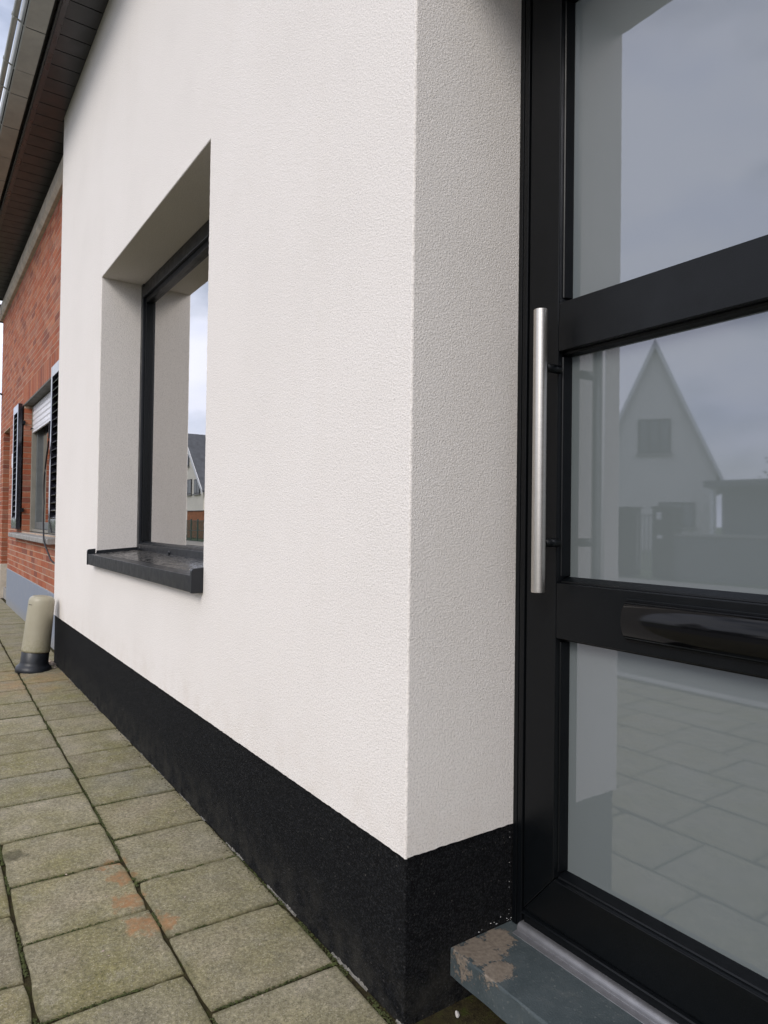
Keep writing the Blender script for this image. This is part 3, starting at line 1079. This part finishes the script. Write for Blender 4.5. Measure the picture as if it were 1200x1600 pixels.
def clip_runs(x0, x1, z0, z1):
    """cut a brick against the openings and the soldier course"""
    runs = [(x0, x1)]
    for a, b, za, zb in ((wx0, wx1, wz0 - .03, wz1 + .012), (ox0, ox1, -1, oz1 + .01), (wx0 - .10, wx1 + .10, wz1 + .012, wz1 + .215)):
        if z1 <= za + .012 or z0 >= zb - .012:
            continue
        nr = []
        for p, q in runs:
            if q <= a or p >= b: nr.append((p, q)); continue
            if p < a: nr.append((p, a))
            if q > b: nr.append((b, q))
        runs = nr
    out = []
    for p, q in runs:
        for ed in (wx0, ox0):
            if 0 < ed - q < .045: q = ed
        for ed in (wx1, ox1):
            if 0 < p - ed < .045: p = ed
        if q - p > .02: out.append((p, q))
    return out
course = 0
z = BZ0 + .006
while z < BZ1 - .02:
    off = (0, .10)[course % 2] + (.0, .03, .05)[course % 3] * .3
    x = BX0 - off
    hdr = False
    while x < BX1 + .05:
        w = .19
        a, b = max(x, BX0), min(x + w, BX1 + .05)
        if b - a > .02:
            for p, q in clip_runs(a, b, z, z + CO - .009):
                deep = BY + .05
                if abs(q - wx0) < .003 or abs(p - wx1) < .003: deep = BY + .105
                if abs(q - ox0) < .003 or abs(p - ox1) < .003: deep = BY + .21
                if abs(p - BX0) < .003: deep = BY + .19
                bricks.append((p, q, BY + rw.uniform(-.0012, .0006), deep, z, z + CO - .009))
        x += w + .010
    # second, deeper half of the door jamb
    if z + CO < oz1:
        for xe, s in ((ox0, -1), (ox1, 1)):
            p, q = (xe - .08, xe) if s < 0 else (xe, xe + .08)
            bricks.append((p, q, BY + .22, BY + .42, z, z + CO - .009))
            bricks.append((p, q, BY + .43, BY + .62, z, z + CO - .009))
    z += CO
    course += 1
x = wx0 - .095
while x < wx1 + .06:                                     # soldier course over the window
    bricks.append((x, x + .048, BY - .002, BY + .05, wz1 + .018, wz1 + .205))
    x += .0585
def score(b):
    c = Vector(((b[0] + b[1]) / 2, b[2], (b[4] + b[5]) / 2))
    dd = c - CAM
    dist = dd.length
    s = (b[1] - b[0]) * (b[5] - b[4]) * abs(dd.y) / dist ** 3
    if b[0] < -4.6 and abs(b[1] - wx0) < .003 or abs(b[1] - ox0) < .003: s *= 4
    d3 = dd.dot(cF)
    px = 600 + 1069 * dd.dot(cR) / d3
    if c.x > -5.06 or px < -2: s *= .01                  # hidden by the white wall, or outside the frame
    if wx1 - .02 < c.x: s *= .1
    return -s
bricks.sort(key=score)
unit = MB().box(-.5, .5, 0, 1, 0, 1).mesh('brick', M['brick'])
bw = MB()
for i, b in enumerate(bricks):
    if i < 296:
        o = bpy.data.objects.new('brick', unit)
        o.location = ((b[0] + b[1]) / 2, b[2], b[4])
        o.scale = (b[1] - b[0], b[3] - b[2], b[5] - b[4])
        o.rotation_euler = (rw.gauss(0, .004), rw.gauss(0, .004), rw.gauss(0, .003))
        COL.objects.link(o)
        o.parent = brick_house
    else:
        bw.box(*b)
kind(bw.obj('brickwork', M['brick'], brick_house, fix=False), 'stuff')
# plinth, cornice
bp = MB()
bp.box(ox1 + .02, BX1 + .06, BY - .006, BY + .03, -.05, BZ0)
bp.box(BX0 - .01, ox0 - .02, BY - .006, BY + .03, -.05, BZ0)
bp.obj('plinth', M['bluepaint'], brick_house, .004)
cn = MB()
cn.prism([(BY + .004, 3.668), (BY + .004, 3.905), (BY - .012, 3.905), (BY - .012, 3.862), (BY - .040, 3.852), (BY - .052, 3.80), (BY - .055, 3.70), (BY - .030, 3.668)], 'x', BX0 - .06, BX1 + .05)
cn.obj('cornice', M['cornice'], brick_house, .004)
box('cornice_end', M['dark'], brick_house, BX0 - .075, BX0 - .061, BY - .058, BY + .02, 3.655, 3.90)
# window of the brick house
bwin = part('window', brick_house)
box('lintel', M['lintel'], bwin, wx0 - .10, wx1 + .10, BY - .004, .24, wz1 - .002, wz1 + .0165, bevel=.002)
yw = .185
for xa in (wx0, wx1 - .045):
    box('guide_rail', M['taupe'], bwin, xa, xa + .045, yw - .012, yw + .10, wz0, wz1 - .003, bevel=.003)
f_ = MB()
f_.box(wx0 + .0455, wx0 + .11, yw + .03, yw + .10, wz0 + .03, wz1 - .003)
f_.box(wx1 - .11, wx1 - .0455, yw + .03, yw + .10, wz0 + .03, wz1 - .003)
f_.box(wx0 + .1105, wx1 - .1105, yw + .03, yw + .10, wz0 + .03, wz0 + .10)
f_.box((wx0 + wx1) / 2 - .05, (wx0 + wx1) / 2 + .05, yw + .03, yw + .10, wz0 + .1005, wz1 - .003)
f_.obj('frame', M['greyframe'], bwin, .003)
box('bottom_rail', M['taupe'], bwin, wx0 + .046, wx1 - .046, yw, yw + .028, wz0 + .002, wz0 + .028, bevel=.003)
for xa, xb in ((wx0 + .11, (wx0 + wx1) / 2 - .05), ((wx0 + wx1) / 2 + .05, wx1 - .11)):
    box('pane', M['glass'], bwin, xa, xb, yw + .06, yw + .0603, wz0 + .10, wz1 - .003)
box('curtain', M['white_pvc'], bwin, wx0 + .05, wx1 - .05, yw + .2, yw + .21, wz0, wz1)
zc = wz1 - .004
k = 0
while zc > 1.99:                                         # lowered roller shutter slats
    q = MB()
    q.prism([(yw - .002, zc - .052), (yw - .008, zc - .040), (yw - .008, zc - .012), (yw - .002, zc - .001), (yw + .008, zc - .001), (yw + .008, zc - .052)], 'x', wx0 + .046, wx1 - .046)
    q.obj('roller_slat', M['white_pvc'], bwin)
    zc -= .053
box('roller_end_bar', M['white_pvc'], bwin, wx0 + .046, wx1 - .046, yw - .009, yw + .009, zc - .020, zc - .001, bevel=.003)
MB().tube([(wx0 + .10, yw - .009, zc + .02), (wx0 + .10, yw - .03, zc + .025), (wx0 + .11, yw - .034, zc + .01)], .006, 8).obj('latch', M['frame'], bwin)
sl = MB()
sl.prism([(BY + .13, wz0 - .001), (BY - .072, wz0 - .020), (BY - .078, wz0 - .026), (BY - .078, wz0 - .062), (BY - .070, wz0 - .066), (BY + .004, wz0 - .062), (BY + .13, wz0 - .062)], 'x', -7.42, wx1 + .12)
sl.obj('sill', M['sillstone'], bwin, .003)
# shutters
def shutter(x0, x1):
    sh = part('shutter', brick_house)
    ya, yb_ = .043, .084
    z0, z1 = .915, 2.235
    st = .055
    for a, b in ((x0, x0 + st), (x1 - st, x1)):
        box('shutter_stile', M['shutter'], sh, a, b, ya, yb_, z0, z1, bevel=.002)
    box('shutter_rail', M['shutter'], sh, x0 + st, x1 - st, ya, yb_, z0, z0 + .11, bevel=.002)
    box('shutter_rail', M['shutter'], sh, x0 + st, x1 - st, ya, yb_, z1 - .085, z1, bevel=.002)
    nsl = 19
    za, zb = z0 + .11, z1 - .085
    pt = (zb - za) / nsl
    me = MB().prism([(.001, .004), (.003, .0), (.040, .040), (.038, .044)], 'x', 0, x1 - x0 - 2 * st).mesh('louvre', M['shutter'])
    for i in range(nsl):
        o = bpy.data.objects.new('louvre', me)
        o.location = (x0 + st, ya, za + i * pt + .004)
        COL.objects.link(o)
        o.parent = sh
    box('shutter_back', M['dark'], sh, x0 + st, x1 - st, yb_ - .002, yb_, za, zb)
    for zz_ in (z0 + .2, z1 - .2):
        xh = x1 if x0 < -6 else x0
        box('hinge', M['frame'], sh, xh - .03, xh + .03, yb_ + .0005, BY + .01, zz_ - .02, zz_ + .02)
    return sh
shutter(-7.372, -6.952)
shutter(-4.872, -4.452)
# door of the brick house, deep in its recess
bd_ = part('door', brick_house)
box('door_panel', M['greyframe'], bd_, ox0 + .02, ox1 - .02, .56, .60, .14, 2.02, bevel=.003)
box('door_fan_light', M['darkglass'], bd_, ox0 + .02, ox1 - .02, .57, .60, 2.025, oz1)
bs_ = part('doorstep', brick_house)
box('step_slab', M['sillstone'], bs_, ox0 + .002, ox1 - .002, .13, .56, .0, .14, bevel=.006)
box('recess_plinth', M['cornice'], brick_house, ox0 - .03, ox0 + .012, .09, .55, .0, .44, bevel=.003)
MB().box(-7.70, -7.60, .07, .098, 1.60, 1.76).obj('letter_plate', M['white_pvc'], brick_house, .003)
# lantern near the far corner
lt = thing('wall_lamp', 'small dark wall lamp at the far corner of the brick house', 'lamp', loc=(-9.2, .1, 2.66))
def atl(mb, name, mat):
    o = mb.obj(name, M[mat], lt)
    return o
atl(MB().tube([(0, 0, 0), (-.02, -.06, .03), (-.04, -.12, .01)], .012, 8), 'arm', 'rubber')
atl(MB().lathe([(.0, .05), (.04, .04), (.085, .0), (.08, -.005)], 16, Matrix.Translation((-.04, -.13, .03))), 'lamp_shade', 'rubber')
atl(MB().lathe([(.045, .02), (.05, -.02), (.04, -.08), (.0, -.10)], 16, Matrix.Translation((-.04, -.13, .0))), 'globe', 'white_pvc')
atl(MB().lathe([(.05, -.075), (.055, -.10), (.0, -.125)], 16, Matrix.Translation((-.04, -.13, .0))), 'lamp_base', 'rubber')

# ================================================================== post by the house corner
post = thing('vent_post', 'leaning beige rounded plastic post on black foot beside the white wall', 'bollard', loc=(-4.05, -.150, 0))
post.rotation_euler = (math.radians(-5.2), math.radians(.8), 0)
foot = MB().lathe([(.0, -.02), (.112, -.02), (.112, .010), (.108, .026), (.096, .036), (.090, .046), (.0865, .060), (.0855, .135), (.080, .140), (.0, .140)], 48)
foot.obj('foot', M['rubber'], post)
prof = [(.0, .128), (.089, .128), (.0895, .140), (.088, .16), (.0815, .44)]
for k in range(1, 10):
    a = k * PI / 18
    prof.append((.0815 - .034 * (1 - math.cos(a)), .463 + .040 * math.sin(a)))
prof += [(.030, .506), (.0, .508)]
MB().lathe(prof, 48).obj('body', M['beige'], post)
a = math.radians(-62)
MB().box(-.016, .016, -.002, .002, -.0012, .0012, Matrix.Rotation(a + PI / 2, 4, 'Z') @ Matrix.Translation((0, -.0826, .445))).obj('slot', M['dark'], post)

# cable hanging beside the right-hand shutter
CPT = [(-4.815, 1.80), (-4.823, 1.749), (-4.856, 1.64), (-4.96, 1.50), (-5.03, 1.37), (-5.045, 1.24), (-5.0, 1.08), (-4.89, .93), (-4.79, .83), (-4.668, .77), (-4.50, .70), (-4.30, .66)]
cp = []
for i in range(len(CPT) - 1):
    p0, p1, p2, p3 = CPT[max(i - 1, 0)], CPT[i], CPT[i + 1], CPT[min(i + 2, len(CPT) - 1)]
    for k in range(4):
        u = k / 4
        c = [.5 * (2 * p1[j] + (p2[j] - p0[j]) * u + (2 * p0[j] - 5 * p1[j] + 4 * p2[j] - p3[j]) * u * u + (3 * p1[j] - p0[j] - 3 * p2[j] + p3[j]) * u ** 3) for j in (0, 1)]
        yy = .032 - .024 * max(0, 1 - abs(c[1] - .86) / .3)
        cp.append((c[0], yy if c[1] > .7 else min(.09, .03 + (.7 - c[1]) * 1.2), c[1]))
tag(MB().tube(cp, .0065, 8).obj('cable', M['cable']), 'thin black cable hanging loose in front of the brick house window', 'cable')

# pebble and crumbs
pb = MB()
pb.lathe([(.0, .014), (.0028, .012), (.0058, .006), (.0062, .002), (.004, -.001), (.0, -.002)], 7, Matrix.Scale(.7, 4, (1, 0, 0)), False)
o = pb.obj('pebble', M['pebble'])
o.rotation_euler = (.35, -.3, .6)
o.location = (.031, .120, -.002)
tag(o, 'small white pebble on the soil under the blue stone step', 'pebble')
rb = MB()
rr = random.Random(9)
for i in range(60):
    blob_at(rb, (-4.19 + rr.gauss(0, .06), -.02 + rr.gauss(0, .02), .004), rr.uniform(.004, .016), rr, .8)
kind(rb.obj('mortar_crumbs', M['rubble'], fix=False), 'stuff')
sp = MB()                                                # white splashes of render on the step edge and plinth
for i in range(12):
    yy = rr.uniform(.20, .315)
    blob_at(sp, (-pin + .0005, yy, .121 + abs(rr.gauss(0, .006))), rr.uniform(.0006, .0015), rr, .9)
for i in range(8):
    blob_at(sp, (-pin + .001, D - .004, rr.uniform(.13, .345)), rr.uniform(.0005, .0011), rr, .9)
kind(sp.obj('render_specks', M['white_board'], house, fix=False), 'stuff')

# ================================================================== ACROSS THE STREET (seen mirrored in the glass)
def gable_house(label, y0, xl, xr, apex_x, eave, apex, depth, wallmat, windows, base=-.1, over=.25, turn=0):
    h = thing('gable_house', label, 'house', loc=(apex_x, y0, base))
    h.rotation_euler.z = math.radians(turn)
    def L(p): return (p[0] - apex_x, p[1] - y0, p[2] - base)
    mb = MB()
    prof = [L((x_, y0, z_)) for x_, z_ in ((xl, base), (xr, base), (xr, eave), (apex_x, apex), (xl, eave))]
    pr = [(p[0], p[2]) for p in prof]
    mb.prism(pr, 'y', 0, -depth)
    mb.obj('wall', M[wallmat], h)
    th_ = .18
    for s, xe in ((-1, xl), (1, xr)):
        dx, dz = xe - apex_x, eave - apex
        k = 1 + .45 / abs(dx)
        e1 = (dx * k, (apex - base) + dz * k)
        top = (0, apex - base)
        r_ = MB().prism([(top[0], top[1] + .002), (e1[0], e1[1] + .002), (e1[0], e1[1] + th_), (top[0], top[1] + th_ + .1)], 'y', over, -depth - over)
        r_.obj('roof', M['slate'], h)
        v_ = MB().prism([(top[0], top[1] - .12), (e1[0], e1[1] - .12), (e1[0], e1[1] + th_ + .02), (top[0], top[1] + th_ + .12)], 'y', over + .001, over + .04)
        v_.obj('verge_board', M['white_board'], h)
    for (x0, x1, z0, z1, nm) in windows:
        w = part('window', h)
        a, b, c, d = x0 - apex_x, x1 - apex_x, z0 - base, z1 - base
        box('frame', M['frame'], w, a, b, .002, .06, c, d)
        n_ = nm
        for i in range(n_):
            p = a + .08 + (b - a - .08) * i / n_
            q = a + (b - a - .08) * (i + 1) / n_
            box('pane', M['darkglass'], w, p, q, .061, .066, c + .08, d - .08)
        box('sill', M['kerb'], w, a - .1, b + .1, .002, .14, c - .1, c - .001)
    return h
gable_house('pale gabled house across the street with a three-part upper window', -27, -20.75, -15.47, -18.11, 3.65, 9.5, 9, 'greywall',
            [(-18.82, -17.38, 4.45, 6.05, 3), (-17.9, -16.35, 1.0, 2.15, 3)], turn=-35)
gable_house('cream gabled house far down the street with a slate roof', -16, -55.3, -47.3, -51.3, 3.5, 7.5, 10, 'cream',
            [(-51.2, -49.8, 3.0, 4.15, 2), (-49.2, -47.95, 3.0, 4.1, 2), (-50.9, -50.5, 5.2, 6.1, 1)])
gable_house('white gabled house directly across the street behind low wall', -24, 2.0, 10.0, 6.0, 3.6, 7.8, 9, 'cream', [(3.0, 4.4, 3.6, 4.8, 2), (7, 9, 1, 2.2, 3)])
gable_house('tan house at the far end of the street past the brick house', 3, -22.5, -15.5, -19, 3.6, 7.0, -8, 'tan', [])
cpo = thing('carport', 'dark flat-roofed carport beside the pale gabled house', 'carport', loc=(-11.3, -25, -.1))
box('roof', M['slate'], cpo, -3.2, 3.4, -5, 0, 2.75, 3.02)
box('back_wall', M['concrete_wall'], cpo, -3.1, 3.2, -4.9, -1.2, 0, 2.75)
for px in (-3.0, 0, 3.2):
    box('post', M['white_board'], cpo, px, px + .14, -.3, -.16, 0, 2.75)
gw = thing('garden_wall', 'low grey garden wall across the street', 'wall', loc=(0, -12.1, -.1))
box('wall', M['concrete_wall'], gw, -7.5, 14, -.1, .1, 0, .92)
box('coping', M['kerb'], gw, -7.5, 14, -.14, .14, .921, .97)
for x_, lab in ((-7.73, 'dark gate pillar with white letterbox plates across the street'), (-8.75, 'plain dark gate pillar across the street, left of the gate')):
    gp = thing('gate_pillar', lab, 'pillar', 'gate pillars across the street', (x_, -12.1, -.1))
    box('shaft', M['frame'], gp, -.23, .23, -.2, .2, 0, 1.52, bevel=.01)
    box('cap', M['frame'], gp, -.26, .26, -.23, .23, 1.521, 1.57, bevel=.01)
    if x_ > -8:
        box('letter_flap', M['white_board'], gp, -.12, .0, .201, .215, 1.28, 1.44)
        box('letter_flap', M['white_board'], gp, -.1, .02, .201, .215, .86, .94)
ga = thing('garden_gate', 'light steel bar gate between two dark pillars', 'gate', loc=(-8.24, -12.1, -.05))
for i in range(6):
    box('bar', M['alu'], ga, -.26 + i * .1, -.235 + i * .1, -.015, .015, .1, 1.35)
box('gate_rail', M['alu'], ga, -.27, .27, -.012, .012, .101, .14)
box('gate_rail', M['alu'], ga, -.27, .27, -.012, .012, 1.3, 1.34)
bo = thing('brick_shed', 'low orange brick shed in front of the cream house', 'shed', loc=(-41.6, -13.5, -.1))
box('wall', M['orange_brick'], bo, -1.7, 1.6, -2, 0, 0, 1.72)
box('roof', M['slate'], bo, -1.75, 1.65, -2.05, .05, 1.721, 1.76)
fe = thing('mesh_fence', 'green steel bar fence along the far pavement', 'fence', loc=(-34, -10.6, -.1))
for i in range(14):
    box('post', M['fence_green'], fe, -6 + i * 1.0, -5.93 + i * 1.0, -.03, .03, 0, 1.2)
fbm = MB()
for i in range(130):
    fbm.box(-6 + i * .1, -5.985 + i * .1, -.008, .008, .05, 1.1)
for zz_ in (.1, .6, 1.1):
    fbm.box(-6, 7, -.012, .012, zz_, zz_ + .03)
kind(fbm.obj('bars', M['fence_green'], fe, fix=False), 'stuff')

def tree(label, x_, y_, h_, r_, seed):
    t_ = thing('tree', label, 'tree', 'trees across the street', (x_, y_, -.1))
    q = random.Random(seed)
    tb = MB()
    tb.tube([(0, 0, 0), (.05, .02, h_ * .3), (.0, .06, h_ * .6)], .13, 8)
    cr = MB()
    for i in range(7):
        a = q.uniform(0, 2 * PI)
        e_ = (math.cos(a) * r_ * .7, math.sin(a) * r_ * .7, h_ * q.uniform(.6, .92))
        tb.tube([(0, .03, h_ * q.uniform(.3, .5)), (e_[0] * .5, e_[1] * .5, e_[2] * .8), e_], .04, 5)
        for k_ in range(170):
            p = Vector((e_[0] + q.gauss(0, r_ * .33), e_[1] + q.gauss(0, r_ * .33), e_[2] + q.gauss(0, h_ * .09)))
            s = q.uniform(.05, .12)
            d1 = Vector((q.gauss(0, 1), q.gauss(0, 1), q.gauss(0, 1))).normalized()
            d2 = d1.orthogonal().normalized()
            cr.add([p - d1 * s, p + d2 * s * .6, p + d1 * s, p - d2 * s * .6], [(0, 1, 2, 3)])
    tb.obj('trunk', M['bark'], t_)
    cr.obj('crown', M['leaf'], t_, fix=False)
tree('bushy tree behind the carport roof', -13.2, -33, 5.0, 1.8, 1)
tree('smaller tree right of the carport', -9.5, -34, 4.6, 1.6, 2)
tree('tall tree behind the white gabled house', 0, -36, 6.5, 2.4, 3)
